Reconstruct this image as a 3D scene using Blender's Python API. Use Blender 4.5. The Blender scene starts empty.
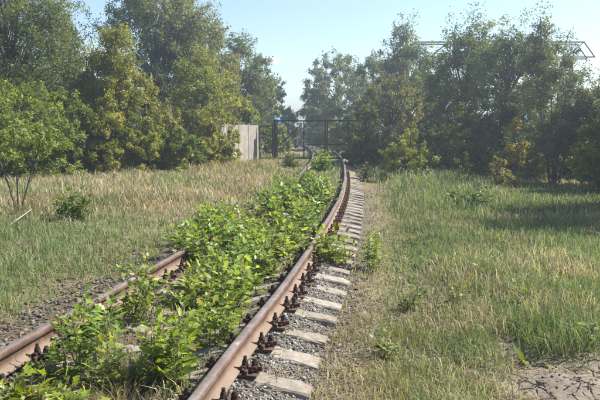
import bpy, math, random
import numpy as np

# ------------------------------------------------------------------ camera, sky, sun, exposure
SC = bpy.context.scene
COL = SC.collection
F = 680.0                      # focal length in photo pixels (600 wide)
HOR = 130.0                    # photo row of the horizon
CAMZ = 1.62
PITCH = math.atan((200.0 - HOR) / F)
SUN_AZ = math.radians(76)      # to the right of the view direction (+Y)
SUN_EL = math.radians(46)

cam_data = bpy.data.cameras.new('camera')
cam = bpy.data.objects.new('camera', cam_data)
COL.objects.link(cam)
cam.location = (0, 0, CAMZ)
cam.rotation_euler = (math.pi / 2 - PITCH, 0, 0)
cam_data.sensor_width = 36.0
cam_data.lens = 36.0 * F / 600.0
cam_data.clip_end = 3000
SC.camera = cam

world = bpy.data.worlds.new('World')
SC.world = world
world.use_nodes = True
wn, wl = world.node_tree.nodes, world.node_tree.links
wn.clear()
sky = wn.new('ShaderNodeTexSky')
sky.sky_type = 'NISHITA'
sky.sun_disc = False
sky.sun_elevation = SUN_EL
sky.sun_rotation = SUN_AZ
sky.air_density = 1.0
sky.dust_density = 0.2
sky.ozone_density = 1.0
bg = wn.new('ShaderNodeBackground')
bg.inputs['Strength'].default_value = 0.070
wo = wn.new('ShaderNodeOutputWorld')
# one small fair-weather wisp low over the track
def _m(op, a, b=None, c=None):
    n_ = wn.new('ShaderNodeMath'); n_.operation = op
    for s_, v_ in zip(n_.inputs, (a, b, c)):
        if v_ is None: continue
        if hasattr(v_, 'links'): wl.new(v_, s_)
        else: s_.default_value = v_
    return n_.outputs[0]
_tc = wn.new('ShaderNodeTexCoord'); _sp = wn.new('ShaderNodeSeparateXYZ'); wl.new(_tc.outputs['Generated'], _sp.inputs[0])
_ax = _m('DIVIDE', _sp.outputs[0], _sp.outputs[1]); _az = _m('DIVIDE', _sp.outputs[2], _sp.outputs[1])
_ex = _m('DIVIDE', _m('SUBTRACT', _ax, -.046), .026); _ez = _m('DIVIDE', _m('SUBTRACT', _az, .1005), .0075)
_nz = wn.new('ShaderNodeTexNoise'); _nz.inputs['Scale'].default_value = 60; _nz.inputs['Detail'].default_value = 5; wl.new(_tc.outputs['Generated'], _nz.inputs['Vector'])
_rr = _m('ADD', _m('MULTIPLY', _ex, _ex), _m('MULTIPLY', _ez, _ez))
_f = _m('MULTIPLY', _m('MAXIMUM', _m('SUBTRACT', 1.0, _m('ADD', _rr, _m('MULTIPLY', _m('SUBTRACT', _nz.outputs['Fac'], .5), 2.2))), 0.0), .55)
_f = _m('MULTIPLY', _m('MINIMUM', _f, .6), _m('GREATER_THAN', _sp.outputs[1], 0.0))
_mx = wn.new('ShaderNodeMix'); _mx.data_type = 'RGBA'
wl.new(_f, _mx.inputs[0]); wl.new(sky.outputs[0], _mx.inputs[6]); _mx.inputs[7].default_value = (7.0, 7.1, 7.2, 1)
wl.new(_mx.outputs[2], bg.inputs['Color'])
wl.new(bg.outputs[0], wo.inputs['Surface'])

sun_data = bpy.data.lights.new('sun', 'SUN')
sun_data.energy = 4.4
sun_data.angle = math.radians(0.55)
sun_data.color = (1.0, 0.94, 0.85)
sun = bpy.data.objects.new('sun', sun_data)
COL.objects.link(sun)
sun.rotation_euler = (math.pi / 2 - SUN_EL, 0, math.pi - SUN_AZ)   # local +Z points at the sun
sun.location = (20, 10, 20)

SC.view_settings.view_transform = 'Standard'
SC.view_settings.look = 'None'
SC.view_settings.gamma = 1.0
SC.view_settings.exposure = 1.58
SC.view_settings.use_curve_mapping = False
SC.cycles.use_denoising = True
SC.cycles.max_bounces = 6
SC.cycles.diffuse_bounces = 3
SC.cycles.glossy_bounces = 2
SC.cycles.transmission_bounces = 3
SC.cycles.volume_bounces = 0
SC.cycles.transparent_max_bounces = 6

RNG = np.random.default_rng(7)
PI = math.pi

# ------------------------------------------------------------------ numeric helpers
def G(px, py, z=-0.05):
    """photo pixel -> point on the level z (the ground there)"""
    dx, dy = (px - 300) / F, -(py - 200) / F
    d = (dx, math.cos(PITCH) + dy * math.sin(PITCH), -math.sin(PITCH) + dy * math.cos(PITCH))
    t = (z - CAMZ) / d[2]
    return d[0] * t, d[1] * t

_tab = np.random.default_rng(3).random((256, 256))
def vnoise(x, y, s=1.0, off=0.0):
    x = np.asarray(x, float) * s + off + 1000.3; y = np.asarray(y, float) * s + off * 1.7 + 1000.7
    i, j = np.floor(x).astype(int), np.floor(y).astype(int)
    u, v = x - i, y - j
    u, v = u * u * (3 - 2 * u), v * v * (3 - 2 * v)
    t = lambda a, b: _tab[a % 256, b % 256]
    return (t(i, j) * (1 - u) + t(i + 1, j) * u) * (1 - v) + (t(i, j + 1) * (1 - u) + t(i + 1, j + 1) * u) * v
def fnoise(x, y, s=1.0, off=0.0):
    return (vnoise(x, y, s, off) + 0.5 * vnoise(x, y, 2.1 * s, off + 9) + 0.25 * vnoise(x, y, 4.3 * s, off + 23)) / 1.75
def sstep(a, b, x):
    t = np.clip((np.asarray(x, float) - a) / (b - a), 0, 1)
    return t * t * (3 - 2 * t)

# ------------------------------------------------------------------ track centre line
KY = np.array([-6, 0, 4.37, 7, 9.67, 13.7, 18.3, 22.1, 28.3, 36, 41, 55, 70, 82, 100, 130.0])
KX = np.array([-2.85, -1.90, -1.215, -0.82, -0.47, 0.0, 0.43, 0.71, 1.09, 1.42, 1.53, 1.52, 1.1, 0.55, -0.8, -4.5])
_m = np.gradient(KX, KY)
def cx(y):
    y = np.asarray(y, float)
    k = np.clip(np.searchsorted(KY, y) - 1, 0, len(KY) - 2)
    h = KY[k + 1] - KY[k]
    t = np.clip((y - KY[k]) / h, 0, 1)
    return ((2*t**3 - 3*t**2 + 1) * KX[k] + (t**3 - 2*t**2 + t) * h * _m[k]
            + (-2*t**3 + 3*t**2) * KX[k + 1] + (t**3 - t**2) * h * _m[k + 1])
def slope(y):
    return (cx(np.asarray(y) + 0.05) - cx(np.asarray(y) - 0.05)) / 0.1
def lat(x, y):                                  # signed distance from the track's centre line
    return (x - cx(y)) / np.sqrt(1 + slope(y) ** 2)

def dirt_mask(x, y):                            # trodden bare earth, front right
    n = fnoise(x, y, 1.7, 4) - 0.5
    return sstep(1.05, 1.4, x + n * 0.7 - 0.10 * (y - 4)) * sstep(5.5, 5.1, y + n * .9 - 0.1 * (x - 1.5))
def bed_mask(x, y):                             # the ballast bed
    u = lat(x, y)
    n = (fnoise(x, y, 2.2, 11) - 0.5)
    left = sstep(-2.05, -1.45, u + n * 1.1 - 0.05 * np.clip(y - 6, -3, 8) * 1.0)
    right = sstep(1.75, 1.25, u + n * 0.6)
    return left * right * sstep(23, 15, y)
def gh(x, y):                                   # ground height
    x, y = np.asarray(x, float), np.asarray(y, float)
    u = lat(x, y)
    z = -0.055 + 0.05 * (fnoise(x, y, 0.35, 2) - 0.5) * sstep(1.2, 3, np.abs(u)) \
        + 0.03 * (fnoise(x, y, 2.5, 5) - 0.5)
    z = z - 0.05 * sstep(1.5, 2.4, u) * sstep(25, 15, y) + 0.06 * sstep(-1.6, -3.2, u)
    z = z - 0.07 * dirt_mask(x, y) + dirt_mask(x, y) * (.07 * (fnoise(x, y, 4.0, 31) - .5) + .03 * np.sin(9 * (y + .45 * x) + 3 * fnoise(x, y, 1.5, 8)))
    au = np.abs(u)
    z = z + .024 * sstep(1.9, 1.4, au) - .10 * sstep(.86, 1.3, au) * sstep(2.6, 1.7, au) - .055 * sstep(.62, .25, au)
    return z

# ------------------------------------------------------------------ object helpers
def props(o, label=None, cat=None, group=None, kind=None):
    if label: o['label'] = label
    if cat: o['category'] = cat
    if group: o['group'] = group
    if kind: o['kind'] = kind
    return o
def link(o, parent=None):
    COL.objects.link(o)
    if parent is not None: o.parent = parent
    return o
def empty(name, loc=(0, 0, 0), rz=0.0):
    o = bpy.data.objects.new(name, None)
    o.empty_display_size = 0.2
    o.location = loc; o.rotation_euler = (0, 0, rz)
    return link(o)
def np_mesh(name, V, Fa, mat, cols=None, smooth=False):
    """uniform polygons (n x k) -> mesh data, per-vertex colour in attribute 'tint'"""
    V = np.ascontiguousarray(V, dtype=np.float32); Fa = np.ascontiguousarray(Fa, dtype=np.int32)
    me = bpy.data.meshes.new(name)
    n, k = Fa.shape
    me.vertices.add(len(V)); me.vertices.foreach_set('co', V.ravel())
    me.loops.add(n * k); me.loops.foreach_set('vertex_index', Fa.ravel())
    me.polygons.add(n); me.polygons.foreach_set('loop_start', np.arange(0, n * k, k, dtype=np.int32))
    me.update(calc_edges=True)
    if smooth: me.polygons.foreach_set('use_smooth', np.ones(n, dtype=bool))
    if cols is not None:
        a = me.attributes.new('tint', 'FLOAT_COLOR', 'POINT')
        c = np.ones((len(V), 4), dtype=np.float32); c[:, :3] = cols
        a.data.foreach_set('color', c.ravel())
    me.materials.append(mat)
    return me
def pobj(name, me, parent=None):
    return link(bpy.data.objects.new(name, me), parent)

class MB:
    """collects simple shapes with mixed polygons into one mesh"""
    def __init__(s): s.v = []; s.f = []
    def box(s, c, d, rz=0.0, taper=1.0, bev=0.0):
        x, y, z = [q / 2 for q in d]; b = len(s.v)
        ca, sa = math.cos(rz), math.sin(rz)
        for zz, k in ((-z, 1.0), (z, taper)):
            for xx, yy in ((-x, -y), (x, -y), (x, y), (-x, y)):
                xx, yy = xx * k, yy * k
                s.v.append((c[0] + xx * ca - yy * sa, c[1] + xx * sa + yy * ca, c[2] + zz))
        s.f += [tuple(b + i for i in q) for q in ((3, 2, 1, 0), (4, 5, 6, 7), (0, 1, 5, 4), (1, 2, 6, 5), (2, 3, 7, 6), (3, 0, 4, 7))]
        return s
    def bar(s, p, q, w, h=None):
        p, q = np.array(p, float), np.array(q, float); h = h or w
        d = q - p; L = np.linalg.norm(d); d /= L
        up = np.array((0, 0, 1.0)) if abs(d[2]) < .95 else np.array((0, 1.0, 0))
        a = np.cross(d, up); a /= np.linalg.norm(a); bb = np.cross(a, d)
        b = len(s.v)
        for e in (p, q):
            for i, j in ((-1, -1), (1, -1), (1, 1), (-1, 1)):
                s.v.append(tuple(e + a * i * w / 2 + bb * j * h / 2))
        s.f += [tuple(b + i for i in t) for t in ((0, 1, 2, 3), (7, 6, 5, 4), (0, 4, 5, 1), (1, 5, 6, 2), (2, 6, 7, 3), (3, 7, 4, 0))]
        return s
    def cyl(s, c, r, h, n=8, r2=None, rot=0.0):
        b = len(s.v); r2 = r if r2 is None else r2
        for z, rr in ((0, r), (h, r2)):
            for i in range(n):
                a = 2 * PI * i / n + rot
                s.v.append((c[0] + rr * math.cos(a), c[1] + rr * math.sin(a), c[2] + z))
        s.f.append(tuple(b + i for i in reversed(range(n)))); s.f.append(tuple(b + n + i for i in range(n)))
        for i in range(n):
            j = (i + 1) % n
            s.f.append((b + i, b + j, b + n + j, b + n + i))
        return s
    def tube(s, pts, rad, n=5):
        pts = [np.array(p, float) for p in pts]; b = len(s.v)
        for i, p in enumerate(pts):
            d = pts[min(i + 1, len(pts) - 1)] - pts[max(i - 1, 0)]
            d = d / (np.linalg.norm(d) + 1e-9)
            r0 = np.array((1.0, 0, 0)) if abs(d[0]) < .8 else np.array((0, 1.0, 0))
            a = np.cross(d, r0); a /= np.linalg.norm(a); c = np.cross(d, a)
            for k in range(n):
                t = 2 * PI * k / n
                s.v.append(tuple(p + rad[i] * (math.cos(t) * a + math.sin(t) * c)))
        for i in range(len(pts) - 1):
            for k in range(n):
                m = (k + 1) % n
                s.f.append((b + i * n + k, b + i * n + m, b + (i + 1) * n + m, b + (i + 1) * n + k))
        e = b + (len(pts) - 1) * n
        s.f.append(tuple(e + k for k in range(n))); s.f.append(tuple(b + k for k in reversed(range(n))))
        return s
    def mesh(s, name, mat, smooth=False):
        me = bpy.data.meshes.new(name); me.from_pydata(s.v, [], s.f); me.update()
        if smooth: me.polygons.foreach_set('use_smooth', [True] * len(me.polygons))
        me.materials.append(mat)
        return me
    def obj(s, name, mat, parent=None, smooth=False):
        return pobj(name, s.mesh(name, mat, smooth), parent)

# ------------------------------------------------------------------ materials
def new_mat(name):
    m = bpy.data.materials.new(name); m.use_nodes = True
    nt = m.node_tree; nt.nodes.clear()
    return m, nt.nodes, nt.links
def ramp(N, L, src, stops):
    r = N.new('ShaderNodeValToRGB')
    e = r.color_ramp.elements
    e[0].position, e[0].color = stops[0][0], (*stops[0][1], 1)
    e[1].position, e[1].color = stops[-1][0], (*stops[-1][1], 1)
    for p, c in stops[1:-1]:
        k = e.new(p); k.color = (*c, 1)
    L.new(src, r.inputs[0]); return r.outputs[0]
def noise(N, L, scale, detail=6, rough=.6, coord='Object', dist=0.0):
    tc = N.new('ShaderNodeTexCoord'); n = N.new('ShaderNodeTexNoise')
    n.inputs['Scale'].default_value = scale; n.inputs['Detail'].default_value = detail
    n.inputs['Roughness'].default_value = rough; n.inputs['Distortion'].default_value = dist
    L.new(tc.outputs[coord], n.inputs['Vector']); return n.outputs['Fac']
def mix(N, L, fac, a, b, mode='MIX'):
    m = N.new('ShaderNodeMix'); m.data_type = 'RGBA'; m.blend_type = mode
    for s, v in ((m.inputs[0], fac), (m.inputs[6], a), (m.inputs[7], b)):
        if hasattr(v, 'links'): L.new(v, s)
        elif isinstance(v, tuple): s.default_value = (*v, 1)
        else: s.default_value = v
    return m.outputs[2]
def surf_mat(name, stops, scale, rough=.85, bump=.3, bscale=None, metallic=0.0, stops2=None, scale2=None, fac2=0.5, spec=.3):
    m, N, L = new_mat(name)
    c = ramp(N, L, noise(N, L, scale, 8, .65), stops)
    if stops2: c = mix(N, L, fac2, c, ramp(N, L, noise(N, L, scale2, 5, .7), stops2), 'MULTIPLY')
    if name in ('sleeper_concrete', 'rusty_iron', 'dark_iron', 'wall_concrete'):      # each piece weathered differently
        oi = N.new('ShaderNodeObjectInfo')
        c = mix(N, L, 1.0, c, ramp(N, L, oi.outputs['Random'], [(.0, (.78, .75, .71)), (.5, (.95, .93, .90)), (1., (1.1, 1.08, 1.06))]), 'MULTIPLY')
    b = N.new('ShaderNodeBsdfPrincipled'); b.inputs['Roughness'].default_value = rough
    b.inputs['Metallic'].default_value = metallic; b.inputs['Specular IOR Level'].default_value = spec
    L.new(c, b.inputs['Base Color'])
    bp = N.new('ShaderNodeBump'); bp.inputs['Strength'].default_value = bump; bp.inputs['Distance'].default_value = .02
    L.new(noise(N, L, bscale or scale * 4, 6, .7), bp.inputs['Height']); L.new(bp.outputs[0], b.inputs['Normal'])
    o = N.new('ShaderNodeOutputMaterial'); L.new(b.outputs[0], o.inputs[0])
    return m
def leaf_mat(name, trans=.38, rough=.5, spec=.35, tcol=(1.25, 1.2, .45)):
    m, N, L = new_mat(name)
    at = N.new('ShaderNodeAttribute'); at.attribute_name = 'tint'
    b = N.new('ShaderNodeBsdfPrincipled'); b.inputs['Roughness'].default_value = rough
    b.inputs['Specular IOR Level'].default_value = spec
    L.new(at.outputs['Color'], b.inputs['Base Color'])
    t = N.new('ShaderNodeBsdfTranslucent')
    L.new(mix(N, L, 1.0, at.outputs['Color'], tcol, 'MULTIPLY'), t.inputs['Color'])
    x = N.new('ShaderNodeMixShader'); x.inputs[0].default_value = trans
    L.new(b.outputs[0], x.inputs[1]); L.new(t.outputs[0], x.inputs[2])
    o = N.new('ShaderNodeOutputMaterial'); L.new(x.outputs[0], o.inputs[0])
    return m

M = {}
M['leaf'] = leaf_mat('tree_leaves', .42, .55, .3)
M['weed'] = leaf_mat('weed_leaves', .50, .42, .45, (1.35, 1.3, .5))
M['grass'] = leaf_mat('grass_blades', .42, .6, .25, (1.12, 1.12, .62))
M['bark'] = surf_mat('bark', [(.3, (.05, .042, .034)), (.7, (.15, .13, .11))], 9, .95, .6, 30)
M['stem'] = surf_mat('weed_stem', [(.3, (.09, .10, .035)), (.7, (.17, .15, .07))], 12, .8, .2)
M['concrete'] = surf_mat('sleeper_concrete', [(.25, (.165, .147, .122)), (.5, (.285, .26, .225)), (.8, (.385, .355, .31))], 9, .95, .55, 60,
                         stops2=[(.35, (.62, .56, .50)), (.6, (1, 1, 1))], scale2=3.5, fac2=.8)
M['wallconc'] = surf_mat('wall_concrete', [(.25, (.20, .19, .17)), (.75, (.38, .36, .325))], 2.5, .95, .3, 30,
                         stops2=[(.3, (.6, .57, .52)), (.6, (1, 1, 1))], scale2=.9, fac2=.7)
M['rust'] = surf_mat('rusty_iron', [(.25, (.05, .030, .024)), (.55, (.115, .068, .052)), (.8, (.20, .13, .10))], 30, .9, .4, 120)
M['darkiron'] = surf_mat('dark_iron', [(.3, (.028, .020, .018)), (.7, (.085, .056, .045))], 40, .9, .4, 150)
M['gate'] = surf_mat('gate_paint', [(.3, (.018, .016, .016)), (.75, (.05, .036, .03))], 8, .75, .2, 60)
M['crane'] = surf_mat('crane_paint', [(.3, (.035, .028, .025)), (.75, (.085, .060, .048))], 3, .8, .2, 30)
M['blue'] = surf_mat('blue_roof_sheet', [(.3, (.12, .30, .58)), (.7, (.16, .36, .66))], 1.5, .6, .1)
M['render'] = surf_mat('grey_render', [(.3, (.28, .29, .31)), (.7, (.40, .41, .43))], 1.0, .9, .2)
M['pane'] = surf_mat('window_glass', [(.3, (.03, .04, .05)), (.7, (.05, .06, .07))], 1.0, .15, .0)
M['bleached'] = surf_mat('bleached_wood', [(.3, (.26, .235, .20)), (.7, (.40, .37, .33))], 20, .9, .3)
M['deadwood'] = surf_mat('dead_twig', [(.3, (.07, .055, .042)), (.7, (.19, .15, .115))], 20, .95, .3)

def rail_mat():
    m, N, L = new_mat('rail_steel')
    side = ramp(N, L, noise(N, L, 7, 9, .72), [(.28, (.050, .028, .019)), (.48, (.108, .064, .043)), (.62, (.145, .090, .062)), (.78, (.185, .13, .095))])
    side = mix(N, L, .7, side, ramp(N, L, noise(N, L, 45, 4, .7), [(.3, (.6, .55, .5)), (.65, (1, 1, 1))]), 'MULTIPLY')
    side = mix(N, L, .85, side, ramp(N, L, noise(N, L, 2.2, 6, .7, dist=.8), [(.34, (.55, .48, .44)), (.5, (1, 1, 1)), (.68, (1.45, 1.4, 1.35))]), 'MULTIPLY')
    top = ramp(N, L, noise(N, L, 5, 8, .7, dist=.6), [(.3, (.095, .068, .054)), (.5, (.14, .112, .095)), (.62, (.19, .17, .16)), (.72, (.34, .32, .31))])
    ge = N.new('ShaderNodeNewGeometry'); sx = N.new('ShaderNodeSeparateXYZ'); L.new(ge.outputs['Normal'], sx.inputs[0])
    px = N.new('ShaderNodeSeparateXYZ'); L.new(ge.outputs['Position'], px.inputs[0])
    a = N.new('ShaderNodeMapRange'); a.inputs[1].default_value = .72; a.inputs[2].default_value = .97; L.new(sx.outputs[2], a.inputs[0])
    b = N.new('ShaderNodeMapRange'); b.inputs[1].default_value = .145; b.inputs[2].default_value = .16; L.new(px.outputs[2], b.inputs[0])
    mu = N.new('ShaderNodeMath'); mu.operation = 'MULTIPLY'; L.new(a.outputs[0], mu.inputs[0]); L.new(b.outputs[0], mu.inputs[1])
    p = N.new('ShaderNodeBsdfPrincipled')
    # dust settled on the foot and lower web
    lo = N.new('ShaderNodeMapRange'); lo.inputs[1].default_value = .085; lo.inputs[2].default_value = .04; L.new(px.outputs[2], lo.inputs[0])
    side = mix(N, L, lo.outputs[0], side, mix(N, L, .6, side, (.205, .155, .112)))
    L.new(mix(N, L, mu.outputs[0], side, top), p.inputs['Base Color'])
    r = N.new('ShaderNodeMapRange'); r.inputs[3].default_value = .85; r.inputs[4].default_value = .52; L.new(mu.outputs[0], r.inputs[0])
    L.new(r.outputs[0], p.inputs['Roughness'])
    p.inputs['Specular IOR Level'].default_value = .45
    bp = N.new('ShaderNodeBump'); bp.inputs['Strength'].default_value = .35; bp.inputs['Distance'].default_value = .006
    L.new(noise(N, L, 60, 6, .7), bp.inputs['Height']); L.new(bp.outputs[0], p.inputs['Normal'])
    o = N.new('ShaderNodeOutputMaterial'); L.new(p.outputs[0], o.inputs[0])
    return m
M['rail'] = rail_mat()

def attr_mat(name, rough=.95, bump=.6, bscale=40, mscale=14, lo=(.62, .60, .57)):
    """base colour from the mesh's own tint, broken up with noise"""
    m, N, L = new_mat(name)
    at = N.new('ShaderNodeAttribute'); at.attribute_name = 'tint'
    c = mix(N, L, 1.0, at.outputs['Color'], ramp(N, L, noise(N, L, mscale, 10, .75), [(.3, lo), (.5, (1, 1, 1)), (.75, (1.3, 1.28, 1.25))]), 'MULTIPLY')
    c = mix(N, L, .8, c, ramp(N, L, noise(N, L, mscale * 7, 4, .7), [(.3, lo), (.6, (1.1, 1.1, 1.1))]), 'MULTIPLY')
    b = N.new('ShaderNodeBsdfPrincipled'); b.inputs['Roughness'].default_value = rough; b.inputs['Specular IOR Level'].default_value = .15
    L.new(c, b.inputs['Base Color'])
    bp = N.new('ShaderNodeBump'); bp.inputs['Strength'].default_value = bump; bp.inputs['Distance'].default_value = .03
    L.new(noise(N, L, bscale, 8, .75), bp.inputs['Height']); L.new(bp.outputs[0], b.inputs['Normal'])
    o = N.new('ShaderNodeOutputMaterial'); L.new(b.outputs[0], o.inputs[0])
    return m
M['ground'] = attr_mat('earth_and_litter')
M['stone'] = attr_mat('ballast_stone', .95, .2, 90, 25, (.8, .78, .75))

# ------------------------------------------------------------------ ground
def dry_mask(x, y):
    """how dry (tan) the grass is, 0 green .. 1 straw"""
    u = lat(x, y)
    n = fnoise(x, y, 0.55, 40); n2 = fnoise(x, y, 1.6, 47); n3 = fnoise(x, y, .38, 160)
    left = sstep(10.5, 15.0, y + (n - .5) * 7) * (.26 + .5 * sstep(.40, .60, n3)) + .05
    right = .02 + .30 * sstep(.52, .68, n) + .55 * sstep(1.9, 1.2, u + (n2 - .5) * .8) * sstep(20, 12, y)
    right = right + .55 * sstep(16, 22, y) * sstep(6.0, 9.5, x + (n - .5) * 3) + .28 * sstep(.60, .72, n2)
    right = right + .45 * sstep(5.6, 4.4, y + (n2 - .5))
    right = right + .45 * sstep(2.4, 1.2, u) * sstep(14, 20, y)
    mid = .25 + .3 * (n2 - .5)
    d = np.where(u < -.9, left, np.where(u > .95, right, mid))
    return np.clip(d + (n2 - .5) * .5, 0, 1)

def axis(lo, hi, near_lo, near_hi, fine, ratio=1.09):
    a = list(np.arange(near_lo, near_hi, fine)); st = fine
    p = near_hi
    while p < hi: a.append(p); st *= ratio; p += st
    a.append(hi); st = fine; p = near_lo - st
    while p > lo: a.insert(0, p); st *= ratio; p -= st
    a.insert(0, lo); return np.array(a)
gx, gy = axis(-420, 420, -6, 6, .085), axis(-60, 620, 2.2, 13, .085)
X, Y = np.meshgrid(gx, gy)
Z = gh(X, Y)
nx, ny = len(gx), len(gy)
idx = np.arange(nx * ny).reshape(ny, nx)
FQ = np.stack([idx[:-1, :-1], idx[:-1, 1:], idx[1:, 1:], idx[1:, :-1]], -1).reshape(-1, 4)
def ground_col(x, y):
    d = dry_mask(x, y)[..., None]; bm = bed_mask(x, y)[..., None]; dm = dirt_mask(x, y)[..., None]
    n = fnoise(x, y, 1.3, 60)[..., None]
    u = lat(x, y)[..., None]
    soil = np.array((.125, .098, .068)) * (1 - n * .4) + np.array((.20, .155, .10)) * n * .5
    litter = np.array((.30, .245, .16)) * (.7 + .5 * n)
    green = np.array((.145, .145, .07))
    c = green * (1 - d) + litter * d
    c = c * .75 + soil * .25
    bed = np.where(u > .7, np.array((.15, .13, .11)) * (1 - .12 * sstep(6, 10, y)[..., None]), np.array((.115, .088, .066))) * (.75 + .5 * n)
    c = c * (1 - bm) + bed * bm
    dirt = np.array((.215, .185, .150)) * (.7 + .6 * fnoise(x, y, 3.3, 70)[..., None])
    return c * (1 - dm) + dirt * dm
me = np_mesh('ground', np.stack([X, Y, Z], -1).reshape(-1, 3), FQ, M['ground'], ground_col(X, Y).reshape(-1, 3), True)
props(pobj('ground', me), kind='structure')

# ------------------------------------------------------------------ the railway track
track = empty('railway_track', (0, 0, 0))
props(track, 'single rusty railway track on concrete sleepers running to the iron gate', 'railway track')
prof = [(-.0625, 0), (.0625, 0), (.0625, .012), (.022, .026), (.009, .036), (.007, .075), (.010, .103), (.033, .113),
        (.034, .140), (.030, .149), (.020, .1535), (0, .1545), (-.020, .1535), (-.030, .149), (-.034, .140), (-.033, .113),
        (-.010, .103), (-.007, .075), (-.009, .036), (-.022, .026), (-.0625, .012)]
ys = np.concatenate([np.arange(1.2, 30, .25), np.arange(30, 118, 1.0)])
cxy, sl = cx(ys), slope(ys)
nrm = np.stack([np.ones_like(sl), -sl], -1) / np.sqrt(1 + sl ** 2)[:, None]        # to the right of travel
for side in (-1, 1):
    V = []
    for i, y in enumerate(ys):
        wob = .006 * math.sin(y * .9 + side) + .004 * math.sin(y * 2.3)
        for (a, b) in prof:
            V.append((cxy[i] + nrm[i, 0] * (side * .752 + a + wob), y + nrm[i, 1] * (side * .752 + a + wob), .017 + b))
    k = len(prof); n = len(ys)
    Fr = [(i * k + j, (i + 1) * k + j, (i + 1) * k + (j + 1) % k, i * k + (j + 1) % k) for i in range(n - 1) for j in range(k)]
    pobj('rail', np_mesh('rail', np.array(V), np.array(Fr), M['rail']), track)

def sleeper_mesh(seed):
    r = np.random.default_rng(seed); st = 28
    V = []
    for i in range(st + 1):
        t = i / st; x = -1.27 + 2.54 * t
        seat = math.exp(-((abs(x) - .752) / .2) ** 4)
        e = min(t, 1 - t) * 2.54
        zt = -.165 * max(0, abs(x) - .82) - .06 * float(sstep(.62, .25, abs(x))) - (.006 * max(0, 1 - e / .03)) + r.normal(0, .0022)
        wt = .088 + r.normal(0, .0028) - .004 * max(0, 1 - e / .05); wb = .125
        V += [(x, -wb, -.26), (x, -wt - .012, zt - .018), (x, -wt + r.normal(0, .005), zt - abs(r.normal(0, .004))), (x, 0, zt + r.normal(0, .003)),
              (x, wt + r.normal(0, .005), zt - abs(r.normal(0, .004))), (x, wt + .012, zt - .018), (x, wb, -.26)]
    Fs = [(i * 7 + j, i * 7 + (j + 1), (i + 1) * 7 + (j + 1), (i + 1) * 7 + j) for i in range(st) for j in range(6)]
    Fs = [tuple(reversed(f)) for f in Fs]
    m_ = MB(); m_.v = V; m_.f = Fs + [tuple(range(7)), tuple(st * 7 + j for j in reversed(range(7)))]
    return m_.mesh('sleeper', M['concrete'])
sleeper_vars = [sleeper_mesh(100 + i) for i in range(6)]
plate_me = MB().box((0, 0, .0085), (.345, .165, .017)).box((.1, 0, .03), (.018, .165, .028)).box((-.1, 0, .03), (.018, .165, .028)).mesh('base_plate', M['rust'])
def clamp_mesh():
    pr = [(.045, .035), (.062, .052), (.085, .052), (.094, .034), (.128, .034), (.137, .052), (.165, .052), (.17, .02)]
    m_ = MB()
    for a, b in zip(pr[:-1], pr[1:]):
        m_.bar((a[0], 0, a[1]), (b[0], 0, b[1]), .062, .013)
    return m_.mesh('clamp', M['rust'])
clamp_me = clamp_mesh()
def bolt_mesh(h):
    m_ = MB().cyl((0, 0, 0), .026, .006, 10).cyl((0, 0, .006), .023, .026, 6).cyl((0, 0, .028), .0125, h - .028, 7)
    m_.cyl((0, 0, .033), .017, .012, 6, rot=.4)
    return m_.mesh('bolt', M['darkiron'])
bolt_hi, bolt_lo = bolt_mesh(.070), bolt_mesh(.052)
def fastening_mesh():
    m_ = MB().box((0, 0, .0085), (.345, .165, .017))
    for s in (-1, 1):
        m_.box((s * .11, 0, .04), (.12, .06, .03)); m_.cyl((s * .08, 0, .05), .016, .07, 6); m_.cyl((s * .145, 0, .05), .016, .045, 6)
    return m_.mesh('fastening', M['rust'])
fast_me = fastening_mesh()
rs = random.Random(5)
yc, arc = 4.57 - 5 * .535, 0
y = yc; k = 0
while y < 26:
    s0 = float(slope(y)); rz = -math.atan(s0) + rs.uniform(-.035, .035)
    sp = pobj('sleeper', sleeper_vars[k % 6], track)
    off = rs.uniform(-.02, .03)
    sp.location = (float(cx(y)) + off * math.cos(rz), y + off * math.sin(rz), rs.uniform(-.012, .0)); sp.rotation_euler = (rs.uniform(-.04, .04), rs.uniform(-.006, .006), rz)
    for side in (-1, 1):
        if y < 11:
            def sub(nm, me_, x, yy, z, r=0.0):
                o = pobj(nm, me_, sp); o.location = (x, yy, z); o.rotation_euler = (0, 0, r); return o
            sub('base_plate', plate_me, side * .752 - off, 0, .0)
            for e in (-1, 1):
                sub('clamp', clamp_me, side * .752 - off, rs.uniform(-.008, .008), .003, 0 if e > 0 else PI)
                sub('bolt', bolt_hi, side * .752 - off + e * .078, 0, .052, rs.uniform(0, 3))
                sub('bolt', bolt_lo, side * .752 - off + e * .147, 0, .056, rs.uniform(0, 3))
        else:
            o = pobj('fastening', fast_me, sp); o.location = (side * .752 - off, 0, 0)
    y += .535 / math.sqrt(1 + s0 * s0) * 1.005; k += 1

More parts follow.
